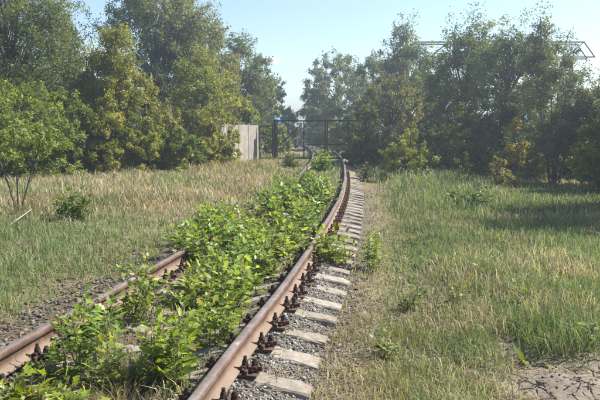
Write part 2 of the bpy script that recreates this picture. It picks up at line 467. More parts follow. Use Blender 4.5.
# ------------------------------------------------------------------ loose stones
ico = np.array([(0, 0, 1), (.894, 0, .447), (.276, .851, .447), (-.724, .526, .447), (-.724, -.526, .447), (.276, -.851, .447),
                (.724, .526, -.447), (-.276, .851, -.447), (-.894, 0, -.447), (-.276, -.851, -.447), (.724, -.526, -.447), (0, 0, -1)])
icoF = np.array([(0, 1, 2), (0, 2, 3), (0, 3, 4), (0, 4, 5), (0, 5, 1), (1, 6, 2), (2, 7, 3), (3, 8, 4), (4, 9, 5), (5, 10, 1),
                 (6, 7, 2), (7, 8, 3), (8, 9, 4), (9, 10, 5), (10, 6, 1), (11, 7, 6), (11, 8, 7), (11, 9, 8), (11, 10, 9), (11, 6, 10)])
def rotmats(n, r):
    q = r.normal(size=(n, 4)); q /= np.linalg.norm(q, axis=1)[:, None]
    w, x, y, z = q.T
    return np.stack([1-2*(y*y+z*z), 2*(x*y-z*w), 2*(x*z+y*w), 2*(x*y+z*w), 1-2*(x*x+z*z), 2*(y*z-x*w), 2*(x*z-y*w), 2*(y*z+x*w), 1-2*(x*x+y*y)], -1).reshape(n, 3, 3)
def stones(name, P, size, cols, seed, label=None, cat=None):
    r = np.random.default_rng(seed); n = len(P)
    base = ico[None] * (1 + r.normal(0, .30, (n, 12, 1)))
    base = base * (np.array((1.15, .85, .7)) * (1 + r.normal(0, .18, (n, 1, 3))))
    V = np.einsum('nij,nkj->nki', rotmats(n, r), base) * size[:, None, None]
    V[..., 2] *= .8
    V += P[:, None, :]
    Fa = (icoF[None] + (np.arange(n) * 12)[:, None, None]).reshape(-1, 3)
    me_ = np_mesh(name, V.reshape(-1, 3), Fa, M['stone'], np.repeat(cols, 12, 0))
    return props(pobj(name, me_), label, cat, kind='stuff')
def scatter_u(n, u0, u1, y0, y1, r, power=1.0):
    """points in track coordinates, denser near the front"""
    t = r.random(n); y_ = y0 * (y1 / y0) ** (t ** power); u_ = r.uniform(u0, u1, n)
    s_ = slope(y_); nn = np.sqrt(1 + s_ ** 2)
    return cx(y_) + u_ / nn, y_ - u_ * s_ / nn, u_
r = np.random.default_rng(21)
x_, y_, u_ = scatter_u(16000, .74, 1.6, 2.6, 12, r)
keep = r.random(len(x_)) < bed_mask(x_, y_) * sstep(1.65, 1.2, u_) * sstep(12, 6.5, y_ + 4 * (fnoise(x_, y_, 2.4, 83) - .5))
x_, y_ = x_[keep], y_[keep]
sz = r.uniform(.005, .013, len(x_)) * (1 + (r.random(len(x_)) < .06) * .9) * (1 + .045 * np.clip(y_ - 5, 0, 20))
g = (.075 + .24 * r.random(len(x_)) ** 1.3)[:, None]
cols = g * np.array((1.0, .96, .91)) + r.normal(0, .003, (len(x_), 3))
stones('ballast_gravel', np.stack([x_, y_, gh(x_, y_) + sz * .35], -1), sz, np.clip(cols, .03, .6), 5, 'fine grey gravel between the sleeper ends beside the rail', 'gravel')
x_, y_, u_ = scatter_u(9000, -2.3, -.78, 2.8, 24, r)
keep = r.random(len(x_)) < np.clip(bed_mask(x_, y_) * 1.2, 0, 1) * (.35 + .65 * sstep(.4, .6, fnoise(x_, y_, 2.0, 80)))
x_, y_ = x_[keep], y_[keep]
sz = r.uniform(.010, .030, len(x_)) * (1 + .02 * np.clip(y_ - 5, 0, 20))
g = (.06 + .16 * r.random(len(x_)) ** 1.5)[:, None]
cols = g * np.array((1.0, .88, .77)) + r.normal(0, .003, (len(x_), 3))
stones('ballast_stones', np.stack([x_, y_, gh(x_, y_) + sz * .3], -1), sz, np.clip(cols, .03, .6), 6, 'coarse brownish ballast stones strewn beside the rail', 'stones')
x_, y_, u_ = scatter_u(2600, -.74, .74, 2.8, 14, r)
sz = r.uniform(.007, .022, len(x_)) * (1 + .03 * np.clip(y_ - 5, 0, 20))
g = (.07 + .17 * r.random(len(x_)) ** 1.5)[:, None]
cols = g * np.array((1.0, .90, .80))
stones('bed_pebbles', np.stack([x_, y_, gh(x_, y_) + sz * .25], -1), sz, np.clip(cols, .03, .6), 8, 'brownish pebbles on the track bed between both rails', 'pebbles')
x_ = r.uniform(.4, 3.6, 6500); y_ = r.uniform(3.3, 5.6, 6500)
keep = r.random(len(x_)) < dirt_mask(x_, y_) * (.2 + .8 * sstep(.45, .65, fnoise(x_, y_, 2.8, 33)))
x_, y_ = x_[keep], y_[keep]; sz = .0025 + .009 * r.random(len(x_)) ** 2
cols = r.uniform(.10, .28, len(x_))[:, None] * np.array((1, .87, .73))
stones('dirt_clods', np.stack([x_, y_, gh(x_, y_) + sz * .2], -1), sz, cols, 9, 'small clods and pebbles on the bare trodden earth', 'clods')

# ------------------------------------------------------------------ grass
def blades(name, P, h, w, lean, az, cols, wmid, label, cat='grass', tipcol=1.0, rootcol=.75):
    n = len(P)
    side = np.stack([-np.sin(az), np.cos(az), np.zeros(n)], -1)
    face = np.random.default_rng(n).uniform(0, 2 * PI, n)
    sd = np.stack([np.cos(face), np.sin(face), np.zeros(n)], -1)
    dv = np.stack([np.cos(az), np.sin(az), np.zeros(n)], -1)
    up = np.array((0, 0, 1.0))
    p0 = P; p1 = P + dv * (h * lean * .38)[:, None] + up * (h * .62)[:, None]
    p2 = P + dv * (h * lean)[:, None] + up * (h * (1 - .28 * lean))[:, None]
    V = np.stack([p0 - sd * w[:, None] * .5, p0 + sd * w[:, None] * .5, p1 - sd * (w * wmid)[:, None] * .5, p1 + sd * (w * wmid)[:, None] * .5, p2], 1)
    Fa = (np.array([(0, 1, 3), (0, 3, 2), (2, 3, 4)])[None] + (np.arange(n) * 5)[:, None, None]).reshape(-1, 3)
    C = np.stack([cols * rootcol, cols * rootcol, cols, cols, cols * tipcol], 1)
    me_ = np_mesh(name, V.reshape(-1, 3), Fa, M['grass'], C.reshape(-1, 3))
    return props(pobj(name, me_), label, cat, kind='stuff')
def fan(n, d0, d1, a0, a1, r, pw=1.0):
    d = d0 * (d1 / d0) ** (r.random(n) ** pw); a = r.uniform(a0, a1, n)
    return d * np.sin(a), d * np.cos(a), d
def tussock(x, y, s=1.6, off=0.0):                     # grass grows in tufts
    return sstep(.34, .62, fnoise(x, y, s * 1.9, 90 + off)) * .62 + .38
def pick(r, a, b, n): return a + (b - a) * r.random((n, 1))
GREEN_A, GREEN_B = np.array((.095, .145, .052)), np.array((.235, .300, .128))
DRY_A, DRY_B = np.array((.26, .215, .135)), np.array((.50, .435, .31))
def grass_cols(r, dry, n, boost=1.0):
    d = (r.random(n) < dry)[:, None]
    g = pick(r, GREEN_A, GREEN_B, n); s = pick(r, DRY_A, DRY_B, n)
    return np.where(d, s, g) * boost, d[:, 0]

# left field
r = np.random.default_rng(31)
x, y, d = fan(188000, 4.2, 48, -.72, .10, r, .95)
u = lat(x, y)
dens = sstep(-.95, -1.7, u) * (1 - .93 * bed_mask(x, y)) * tussock(x, y)
dens = np.where((y > 13), np.maximum(dens, sstep(-.9, -1.15, u)), dens)
k = r.random(len(x)) < dens; x, y, d, u = x[k], y[k], d[k], u[k]
dry = dry_mask(x, y)
cols, isd = grass_cols(r, dry, len(x))
far = sstep(10, 15, y)
h = (.05 + .20 * r.random(len(x)) ** 1.5) * (1 - far) + far * (.06 + .38 * r.random(len(x)) ** 2.0)
h = h * (.55 + .8 * fnoise(x, y, .9, 55)) * (.45 + .55 * sstep(-1.3, -2.6, u))
h = h * (.45 + 1.1 * fnoise(x, y, .45, 130))
cols = cols * (.72 + .56 * fnoise(x, y, .8, 140))[:, None]
reddish = (r.random(len(x)) < .22 * far * sstep(.40, .62, fnoise(x, y, .4, 150)))[:, None]
cols = np.where(reddish, cols * np.array((.80, .60, .55)), cols)
w = (.0014 + .00076 * d) * r.uniform(.7, 1.3, len(x))
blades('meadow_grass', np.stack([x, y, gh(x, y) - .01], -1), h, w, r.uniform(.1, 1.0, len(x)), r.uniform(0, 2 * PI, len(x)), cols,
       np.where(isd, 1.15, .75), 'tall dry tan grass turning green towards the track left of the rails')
# right field
r = np.random.default_rng(37)
x, y, d = fan(240000, 3.0, 44, -.02, .74, r, .95)
u = lat(x, y)
dens = sstep(1.05, 2.0, u) * (1 - .8 * bed_mask(x, y)) * (1 - .985 * dirt_mask(x, y)) * tussock(x, y, 1.4, 5)
dens = np.where(u < 2.0, dens * .72, dens)
dens = np.where(u > 1.28, np.maximum(dens, .34 * (1 - .985 * dirt_mask(x, y))), dens)
dens = dens * (1 - .55 * sstep(2.6, 1.2, u) * sstep(12, 15, y))
k = r.random(len(x)) < dens; x, y, d, u = x[k], y[k], d[k], u[k]
dry = dry_mask(x, y)
cols, isd = grass_cols(r, dry, len(x))
cols = cols * (.70 + .60 * fnoise(x, y, .9, 145))[:, None]
tall = sstep(13, 17, y) * sstep(6.5, 4.5, x)
h = (.05 + .22 * r.random(len(x)) ** 1.6) * (.4 + 1.0 * fnoise(x, y, .8, 58)) * (.5 + .5 * sstep(1.3, 2.6, u))
h = h * (1 - .5 * sstep(.9, 1.3, x) * sstep(5.4, 4.6, y)) * (1 + 1.1 * tall) * (1 - .45 * sstep(7, 10, x) * sstep(12, 16, y))
w = (.0014 + .00076 * d) * r.uniform(.7, 1.3, len(x))
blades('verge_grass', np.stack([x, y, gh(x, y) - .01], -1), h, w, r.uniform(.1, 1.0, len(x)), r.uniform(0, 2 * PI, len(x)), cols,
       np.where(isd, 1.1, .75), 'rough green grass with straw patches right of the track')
# between the rails and round the sleepers
r = np.random.default_rng(41)
x, y, u = scatter_u(26000, -1.0, 1.0, 3.0, 60, r)
d = np.hypot(x, y)
inner = sstep(.66, .55, np.abs(u))
dens = inner * (.10 + .9 * sstep(.50, .66, fnoise(x, y, 1.5, 95))) * (.55 + .45 * sstep(14, 20, y))
dens = np.maximum(dens, inner * sstep(17, 21, y))
k = r.random(len(x)) < dens; x, y, d = x[k], y[k], d[k]
cols, isd = grass_cols(r, dry_mask(x, y) + .1, len(x))
h = r.uniform(.05, .20, len(x)) * (.6 + .8 * fnoise(x, y, 1.2, 77))
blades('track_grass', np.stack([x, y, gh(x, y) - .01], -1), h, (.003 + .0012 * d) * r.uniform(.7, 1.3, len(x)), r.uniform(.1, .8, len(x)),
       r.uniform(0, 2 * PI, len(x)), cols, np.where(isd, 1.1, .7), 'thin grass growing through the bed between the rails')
# straw litter lying flat
r = np.random.default_rng(43)
x, y, d = fan(52000, 3.0, 22, -.6, .62, r)
u = lat(x, y)
dens = np.where(np.abs(u) < .9, .25, .9) * (1 - .72 * dirt_mask(x, y)) * np.where((u > .8) & (u < 1.25), .42, 1)
k = r.random(len(x)) < dens; x, y, d = x[k], y[k], d[k]
n = len(x); az = r.uniform(0, 2 * PI, n); L_ = r.uniform(.03, .16, n); w_ = (.0022 + .0007 * d)
dv = np.stack([np.cos(az), np.sin(az), r.uniform(-.05, .18, n)], -1) * L_[:, None]; sd = np.stack([-np.sin(az), np.cos(az), np.zeros(n)], -1) * w_[:, None]
P = np.stack([x, y, gh(x, y) + r.uniform(.004, .02, n)], -1)
V = np.stack([P - sd, P + sd, P + dv + sd * .6, P + dv - sd * .6], 1).reshape(-1, 3)
me = np_mesh('straw_litter', V, np.arange(4 * n).reshape(-1, 4), M['grass'], np.repeat(pick(r, np.array((.12, .09, .055)), np.array((.34, .285, .19)), n), 4, 0))
props(pobj('straw_litter', me), 'fallen dry straw scattered over the ground', 'straw', kind='stuff')

# ------------------------------------------------------------------ leaf geometry
LEAF_V = np.array([(0, 0, 0), (-.40, .24, .09), (-.25, .40, .04), (-.50, .58, .10), (-.22, .74, .03), (0, 1, -.12),
                   (.22, .74, .03), (.50, .58, .10), (.25, .40, .04), (.40, .24, .09), (0, .30, 0), (0, .62, -.02)])
LEAF_F = np.array([(0, 10, 1), (10, 2, 1), (10, 11, 2), (11, 3, 2), (11, 4, 3), (11, 5, 4),
                   (0, 9, 10), (10, 9, 8), (10, 8, 11), (11, 8, 7), (11, 7, 6), (11, 6, 5)])
NLV = len(LEAF_V)
def frames(dirs, ups):
    yv = dirs / (np.linalg.norm(dirs, axis=1)[:, None] + 1e-9)
    xv = np.cross(yv, ups); xv /= np.linalg.norm(xv, axis=1)[:, None] + 1e-9
    zv = np.cross(xv, yv)
    return xv, yv, zv
LEAF_O = LEAF_V.copy()                    # a plain oval blade with the same topology
LEAF_O[:, 0] = (0, -.26, -.36, -.35, -.2, 0, .2, .35, .36, .26, 0, 0)
LEAF_O[:, 1] = (0, .16, .36, .58, .80, 1, .80, .58, .36, .16, .30, .62)
def leaf_mesh(name, P, dirs, ups, length, width, cols, mat, oval=True):
    n = len(P); xv, yv, zv = frames(dirs, ups)
    T = LEAF_O if oval else LEAF_V
    V = P[:, None] + (xv[:, None] * T[None, :, :1] * width[:, None, None] + yv[:, None] * T[None, :, 1:2] * length[:, None, None]
                      + zv[:, None] * T[None, :, 2:] * width[:, None, None])
    Fa = (LEAF_F[None] + (np.arange(n) * NLV)[:, None, None]).reshape(-1, 3)
    return np_mesh(name, V.reshape(-1, 3), Fa, mat, np.repeat(cols, NLV, 0), True)

# ------------------------------------------------------------------ weeds and saplings on the track
def weed(loc, h, spread, seed, label, group=None, cat='weed', ca=(.10, .17, .026), cb=(.25, .33, .055), nst=9, leaf=.065, yellow=0.0, name='leafy_weed'):
    r = np.random.default_rng(seed)
    root = empty(name, loc, r.uniform(0, 6.28)); props(root, label, cat, group)
    st = MB(); P, D, U, L, W, C = [], [], [], [], [], []
    hue = r.uniform(.86, 1.1); ca, cb = np.array(ca) * (hue, 1, r.uniform(.8, 1.5)), np.array(cb) * (hue, 1, r.uniform(.8, 1.5))
    for s in range(nst):
        az = r.uniform(0, 2 * PI); tilt = abs(r.normal(0, .5)); hh = h * r.uniform(.5, 1.0)
        b = np.array((r.normal(0, spread * .22), r.normal(0, spread * .22), -.02)) * (1 if h > .28 else .3) + np.array((0, 0, -.014 * (h <= .28)))
        out = np.array((math.cos(az), math.sin(az), 0))
        pts = []
        for i in range(6):
            t = i / 5
            pts.append(b + out * (spread * .55 * min(tilt, 1.1) * t ** 1.3) + np.array((0, 0, hh * (t - .13 * tilt * t * t))) + r.normal(0, .012, 3) * t)
        st.tube(pts, [.006, .0052, .0045, .0036, .0028, .0018], 4)
        tone = r.random()
        nl = max(6, int(hh / .028))
        for j in range(nl):
            t = .12 + .88 * (j + r.random()) / nl
            i = min(int(t * 5), 4); f = t * 5 - i
            p = pts[i] * (1 - f) + pts[i + 1] * f
            a = j * 2.4 + r.normal(0, .4)
            el = r.uniform(-.15, .7) + (.75 if t > .9 else 0)
            d = np.array((math.cos(a) * math.cos(el), math.sin(a) * math.cos(el), math.sin(el)))
            # a leaf stalk with one to five leaflets
            nlf = 1 if r.random() < .35 else (3 if r.random() < .7 else 5)
            stalk = r.uniform(.02, .06) if nlf == 1 else r.uniform(.05, .10)
            st.tube([p, p + d * stalk], [.0018, .0012], 3)
            sidev = np.cross(d, (0, 0, 1)); sidev /= np.linalg.norm(sidev) + 1e-9
            col = ca + (cb - ca) * np.clip(.25 + .5 * tone + r.normal(0, .22) + .25 * (t - .5), 0, 1.15)
            if r.random() < yellow: col = np.array((.34, .30, .04)) * r.uniform(.7, 1.1)
            for q in range(nlf):
                if q == 0: pp, dd = p + d * stalk, d
                else:
                    e = 1 if q % 2 else -1; k2 = (q + 1) // 2
                    pp = p + d * stalk * (1 - .36 * k2 + .2); dd = d * .55 + sidev * e * .9 + np.array((0, 0, .1))
                dd = dd + r.normal(0, .14, 3)
                P.append(pp); D.append(dd); U.append(np.array((0, 0, 1.0)) + r.normal(0, .5, 3))
                l = leaf * (.45 + .85 * r.random() ** .8) * (1.05 if q == 0 else .8) * (1.1 - .35 * max(0, t - .75) * 4 * (r.random() < .6))
                L.append(l); W.append(l * r.uniform(.50, .78)); C.append((col if r.random() > .06 else np.array((.22, .19, .07))) * r.uniform(.75, 1.2))
    st.obj('stem', M['stem'], root)
    pobj('foliage', leaf_mesh('foliage', np.array(P), np.array(D), np.array(U), np.array(L), np.array(W), np.array(C), M['weed'], seed % 5 == 0), root)
    return root
def at(px, py):
    a, b = G(px, py)
    return (a, b, float(gh(a, b)))

main = [(196, 302), (222, 312), (212, 286), (243, 294), (236, 270), (262, 279), (204, 265), (230, 254), (256, 260), (277, 264),
        (292, 254), (214, 246), (240, 240), (263, 243), (286, 241), (304, 236), (250, 226), (276, 226), (299, 226),
        (314, 219), (268, 214), (286, 210), (307, 208), (322, 208), (281, 203), (291, 199), (311, 199), (327, 199), (305, 192), (318, 194)]
main += [(190, 240), (203, 233), (216, 222), (184, 252)]
for i, (px, py) in enumerate(main):
    far = py < 218
    p_ = at(px, py); u_ = float(lat(p_[0], p_[1]))
    if far: lb = ('dark green weed at the far end of the thicket, touching the bare rail' if u_ > .3 else
                  'dark green weed at the far end of the thicket, on the meadow side' if u_ < -.3 else 'dark green weed at the far end of the thicket, midway between the rails')
    else: lb = ('bushy bright green weed of the thicket leaning against the bare rail' if u_ > .25 else
                'bushy bright green weed of the thicket burying the overgrown rail' if u_ < -.45 else 'bushy bright green weed in the middle of the thicket')
    weed(p_, .42 + .24 * ((i * 37) % 10) / 10 + (.06 if far else 0), .42 if not far else .5, 500 + i, lb,
         'weeds crowding the track bed', nst=10 if not far else 13, leaf=.078 if not far else .095,
         ca=(.10, .165, .024) if not far else (.07, .13, .026), cb=(.31, .385, .075) if not far else (.25, .32, .10))
singles = [
    (88, 374, .56, .32, 'tall leafy weed beside the inner face of the rail, near the loose fastening'),
    (112, 386, .34, .26, 'low leafy weed rooted between two sleepers in front of a grey herb'),
    (100, 345, .46, .30, 'spreading weed hiding the rail head beside the brown ballast strip'),
    (128, 322, .46, .36, 'small weed on the track bed just behind the rail-hugging weeds'),
    (136, 296, .42, .40, 'weed leaning over the rail with leaves resting on its head'),
    (172, 380, .60, .32, 'upright pale green sapling between sleepers with large oblong leaves'),
    (162, 374, .42, .28, 'bushy shoot at the foot of the upright pale green sapling'),
    (217, 348, .42, .34, 'dark leafy weed crouching against the inner side of the bare rail'),
    (196, 332, .32, .30, 'short weed on a sleeper beside the dark leafy one'),
    (38, 414, .27, .28, 'bright yellow green weed in front of the nearest sleeper'),
    (14, 418, .25, .26, 'bright weed sprouting close to the foot of the rail'),
    (66, 420, .24, .26, 'low bright weed on the nearest sleeper'),
    (50, 372, .14, .14, 'tiny seedling beside the pale sleeper and rail fastening'),
    (371, 264, .52, .24, 'slender green weed standing alone in the straw right of the track'),
    (322, 262, .42, .58, 'yellow green weed spilling outwards over the bare rail'),
    (337, 262, .30, .36, 'low yellow green weed on the gravel outside the rail'),
]
for i, (px, py, h, sp, lb) in enumerate(singles):
    yg = 'yellow green' in lb
    weed(at(px, py), h, sp, 700 + i, lb, nst=6 if 'slender' in lb else (3 if 'tiny' in lb else (16 if 'spilling' in lb else 9)), leaf=.066 if 'large' in lb else (.072 if 'bright' in lb else .062),
         ca=(.14, .18, .02) if yg or 'bright' in lb or 'pale' in lb else (.10, .165, .026), cb=(.32, .37, .05) if yg or 'bright' in lb or 'pale' in lb else (.31, .385, .07),
         yellow=.12 if yg else 0)
weed(at(322, 172), .85, .75, 801, 'bright green bush growing between the rails just before the gate', cat='bush', nst=16, leaf=.12, name='leafy_bush')
weed(at(290, 166), .80, .75, 802, 'olive bush by the gate post beside the rail', cat='bush', nst=14, leaf=.11, ca=(.07, .10, .03), cb=(.16, .18, .06), name='leafy_bush')
weed(at(76, 224), .62, .55, 803, 'green leafy bush in the meadow beside the bleached stick', cat='bush', nst=14, leaf=.085, ca=(.06, .11, .02), cb=(.14, .20, .04), name='leafy_bush')
weed(at(362, 178), .65, .6, 804, 'grey green herb at the verge where the sleepers vanish', cat='weed', nst=12, leaf=.09, ca=(.09, .115, .05), cb=(.18, .20, .10))
weed(at(470, 205), .5, .9, 805, 'dark green low bush in the tall verge grass', cat='bush', nst=16, leaf=.10, ca=(.05, .09, .025), cb=(.11, .155, .045), name='leafy_bush')
rw = np.random.default_rng(91)
vw = [(430, 262), (455, 300), (490, 275), (520, 300), (560, 285), (410, 300), (575, 262), (505, 245), (590, 335), (415, 240), (385, 345)]
for i, (px, py) in enumerate(vw):
    weed(at(px, py), rw.uniform(.12, .26), rw.uniform(.16, .3), 850 + i, 'small broad leaved weed growing in the verge grass right of the track', 'small weeds in the verge grass',
         nst=int(rw.integers(4, 7)), leaf=rw.uniform(.045, .065), ca=(.09, .13, .04), cb=(.24, .29, .09))
def dock(loc, seed, label, s=1.0):
    r = np.random.default_rng(seed); root = empty('broadleaf_plant', loc); props(root, label, 'plant')
    st = MB()
    for i in range(13):
        a = i * .8 + r.normal(0, .2); el = r.uniform(.2, 1.1); l = s * r.uniform(.15, .25)
        d = np.array((math.cos(a) * math.cos(el), math.sin(a) * math.cos(el), math.sin(el)))
        st.tube([(0, 0, -.01), tuple(d * .06)], [.004, .003], 4)
        c = np.array((.14, .18, .06)) * r.uniform(.7, 1.15)
        pobj('leaf', leaf_mesh('leaf', np.array([d * .04]), d[None], np.array([(0, 0, 1.0)]) + r.normal(0, .2, (1, 3)), np.array([l]), np.array([l * .3]), c[None], M['weed']), root)
    st.obj('stem', M['stem'], root)
dock(at(526, 345), 5, 'rosette of broad pale leaves at the edge of the bare earth')
# wiry grey herbs on the track bed
def herb(loc, seed, label, h=.3, n=260, sp=.20, ca=(.10, .105, .055), cb=(.24, .215, .13)):
    r = np.random.default_rng(seed)
    root = empty('wiry_herb', loc); props(root, label, 'herb')
    a = r.uniform(0, 2 * PI, n); rad = sp * np.abs(r.normal(0, .55, n))
    P = np.stack([rad * np.cos(a), rad * np.sin(a), np.full(n, -.01)], -1)
    hh = h * (.2 + .8 * r.random(n) ** 1.8); w = r.uniform(.0025, .005, n); ln = r.uniform(.1, 1.1, n); a = a + r.normal(0, 1.2, n)
    c = pick(r, np.array(ca), np.array(cb), n)
    up = np.array((0, 0, 1.0)); dv = np.stack([np.cos(a), np.sin(a), 0 * a], -1); fz = r.uniform(0, 6.28, n); sd = np.stack([np.cos(fz), np.sin(fz), 0 * a], -1) * w[:, None]
    p1 = P + dv * (hh * ln * .4)[:, None] + up * (hh * .6)[:, None]; p2 = P + dv * (hh * ln)[:, None] + up * hh[:, None] * .92
    V = np.stack([P - sd * .4, P + sd * .4, p1 - sd * .5, p1 + sd * .5, p2], 1).reshape(-1, 3)
    Fa = (np.array([(0, 1, 3), (0, 3, 2), (2, 3, 4)])[None] + (np.arange(n) * 5)[:, None, None]).reshape(-1, 3)
    props(pobj('stalks', np_mesh('stalks', V, Fa, M['grass'], np.repeat(c, 5, 0)), root), kind='stuff')
herb(at(138, 378), 61, 'grey wiry herb tuft between sleepers among the leafy weeds', .34, 420, .30)
herb(at(118, 398), 62, 'dry wiry tuft beside the low leafy weed on the track bed', .2, 260, .26, (.2, .17, .09), (.36, .30, .18))
herb(at(90, 400), 63, 'pale wiry tuft at the edge of the nearest sleeper', .16, 220, .22, (.2, .17, .09), (.36, .30, .18))
herb(at(392, 372), 64, 'straw coloured wiry tuft on the verge near the bare earth', .26, 300, .42, (.14, .14, .06), (.34, .29, .15))
herb(at(424, 398), 65, 'green and straw tuft at the corner of the bare earth', .22, 300, .45, (.10, .12, .04), (.30, .26, .13))
herb(at(345, 330), 66, 'sparse straw tuft at the ends of the sleepers', .20, 160, .22, (.16, .14, .07), (.36, .30, .17))
herb(at(400, 325), 67, 'bushy green wiry tuft on the verge beside straw', .26, 300, .45, (.09, .12, .03), (.22, .22, .09))

# a bleached stick, dead stalks and twigs
a, b = at(8, 233), at(32, 221)
stk = MB().tube([(a[0], a[1], a[2] + .05), ((a[0]+b[0])/2, (a[1]+b[1])/2, (a[2]+b[2])/2 + .10), (b[0], b[1], b[2] + .16)], [.007, .009, .006], 6).obj('fallen_stick', M['bleached'])
props(stk, 'bleached white stick lying in the meadow grass below the sapling', 'stick')
a = at(512, 402)
props(MB().tube([(a[0], a[1], a[2] - .02), (a[0] + .006, a[1], a[2] + .12), (a[0] - .004, a[1] + .01, a[2] + .26)], [.004, .003, .002], 5).obj('dead_stalk', M['bleached']),
      'single pale dead stalk standing at the edge of the bare earth', 'stalk')
r = np.random.default_rng(71)
tw = MB()
for i in range(260):
    x, y = r.uniform(.9, 3.2), r.uniform(3.5, 5.5)
    if r.random() > float(dirt_mask(x, y)) * (.35 + .65 * float(sstep(4.2, 4.8, y))): continue
    z = float(gh(x, y)); a = r.uniform(0, 2 * PI) if r.random() < .3 else r.normal(-.15, .35); l = r.uniform(.03, .20)
    tw.tube([(x, y, z + .006), (x + .5 * l * math.cos(a), y + .5 * l * math.sin(a), z + r.uniform(.008, .03)), (x + l * math.cos(a + .3), y + l * math.sin(a + .3), z + r.uniform(.004, .035))],
            [.0018, .0022, .0012], 4)
props(tw.obj('twig_litter', M['deadwood']), 'dark dead twigs littering the bare earth', 'twigs', kind='stuff')

# ------------------------------------------------------------------ trees
def crown_and_trunk(h, rad, prof, seed, leaf, ca, cb, cover=2.2, bot=.0, ragged=.35, stems=1, yellow=0.0, ycol=(.34, .30, .05), spread=.10, limb=.5, trunk_r=None, spires=4):
    """one trunk mesh (stems and limbs) and one crown mesh of leaf-sized faces; prof = [(height fraction, radius fraction)]"""
    r = np.random.default_rng(seed)
    tt, rr = np.array([p[0] for p in prof]), np.array([p[1] for p in prof])
    area = np.trapz(np.interp(np.linspace(0, 1, 50), tt, rr), np.linspace(0, 1, 50)) * 2 * rad * h
    nleaf = int(area * 8.4 * cover / (leaf * leaf * .42))
    per = 64
    ncl = max(14, nleaf // per)
    ph = r.uniform(0, 6.28, 8)
    # candidate cluster centres inside the profile, denser near the skin
    t = r.random(ncl * 4); keep = r.random(len(t)) < np.interp(t, tt, rr) / rr.max(); t = t[keep][:ncl]
    ncl = len(t)
    nb = int(np.clip(ncl / 8, 14, 60))
    tb_ = r.random(nb * 6); tb_ = tb_[r.random(len(tb_)) < np.interp(tb_, tt, rr) / rr.max()][:nb]; nb = len(tb_)
    angb = r.uniform(0, 2 * PI, nb); qb = .30 + .62 * np.sqrt(r.random(nb))
    lump = 1 + ragged * (.5 * np.sin(3 * angb + ph[0] + 5 * tb_) + .45 * np.sin(5 * angb + ph[1] - 9 * tb_) + .4 * np.sin(2 * angb + 17 * tb_ + ph[2]))
    Rb = np.interp(tb_, tt, rr) * rad * np.clip(lump, .55, 1.35) * qb
    wx, wy = .10 * rad * np.sin(2.2 * tb_ + ph[4]), .10 * rad * np.sin(2.6 * tb_ + ph[5])
    Bc = np.stack([wx + Rb * np.cos(angb), wy + Rb * np.sin(angb), tb_ * h * .95], -1)
    br = np.clip(.36 * rad * r.uniform(.65, 1.35, nb), .18, 1.1) * np.clip(.55 + .6 * np.interp(tb_, tt, rr), .5, 1.1)
    bi = r.integers(nb, size=ncl)
    dv = r.normal(size=(ncl, 3)); dv /= np.linalg.norm(dv, axis=1)[:, None]
    Cc = Bc[bi] + dv * (br[bi] * r.random(ncl) ** .45)[:, None] * np.array((1, 1, 1.05))
    fill = r.random(ncl) < .30                      # loose twigs between the boughs
    q = np.sqrt(r.random(ncl)); ang = r.uniform(0, 2 * PI, ncl); Rf = np.interp(t, tt, rr) * rad * q
    Cc = np.where(fill[:, None], np.stack([Rf * np.cos(ang), Rf * np.sin(ang), t * h * .97], -1), Cc)
    Cc[:, 2] = np.clip(Cc[:, 2], .04 * h, None)
    t = np.clip(Cc[:, 2] / h, 0, 1)
    out = dv * .75 + np.stack([np.cos(angb), np.sin(angb), 0 * angb], -1)[bi] * .35 + np.array((0, 0, .28))
    out /= np.linalg.norm(out, axis=1)[:, None]
    sl = np.clip(.07 * h * r.uniform(.6, 1.4, ncl), .18, .6)
    # a few leading shoots stick out of the top
    for i in range(spires):
        a_ = r.uniform(0, 6.28); tp = r.uniform(.82, .99)
        rt = np.interp(tp, tt, rr) * rad * .7
        Cc = np.vstack([Cc, [[rt * math.cos(a_), rt * math.sin(a_), h * tp + r.uniform(0, .05) * h]]]); out = np.vstack([out, [[.2 * math.cos(a_), .2 * math.sin(a_), 1]]])
        sl = np.append(sl, r.uniform(.08, .13) * h); t = np.append(t, tp); q = np.append(q, 1.0)
    ncl = len(Cc)
    btone = r.normal(0, .22, nb); ctone = np.clip(.45 + np.append(btone[bi], np.zeros(ncl - len(bi))) + r.normal(0, .14, ncl) + .35 * (fnoise(Cc[:, 0] * 2 + Cc[:, 1], Cc[:, 2] * 2, 1.1 / max(rad, .5), seed) - .5), 0, 1)
    # leaves
    ci = np.repeat(np.arange(ncl), per); n = len(ci)
    s = r.random(n) ** .8
    P = Cc[ci] + out[ci] * (sl[ci] * (s - .35))[:, None] + r.normal(0, 1, (n, 3)) * (sl[ci] * .26 * (1.15 - .6 * s))[:, None]
    keep = P[:, 2] > bot * h * .8 + .03; P, ci, s = P[keep], ci[keep], s[keep]; n = len(P)
    D = out[ci] * .3 + r.normal(0, .75, (n, 3)) + np.array((0, 0, -.2))
    U = np.array((0, 0, .45)) + out[ci] * .9 + r.normal(0, .42, (n, 3))
    xv, yv, zv = frames(D, U)
    l = leaf * r.uniform(.65, 1.35, n); w = l * r.uniform(.5, .72, n) * .5
    fl = np.where(r.random(n) < .5, .15, .8)[:, None]           # broad end towards the base or towards the tip
    V = np.stack([P + yv * (l[:, None] * (1 - fl)) * (fl > .5), P + yv * (l[:, None] * fl) + xv * w[:, None] * 1.35, P + yv * (l[:, None] * np.where(fl > .5, .72, 1.0)) - xv * (w[:, None] * np.where(fl > .5, 1.25, .15))], 1)
    ca, cb = np.array(ca), np.array(cb)
    ca, cb = ca * 1.12, cb * np.array((1.18, 1.14, 1.0))
    mixv = np.clip(ctone[ci] + r.normal(0, .16, n), 0, 1.1)[:, None]
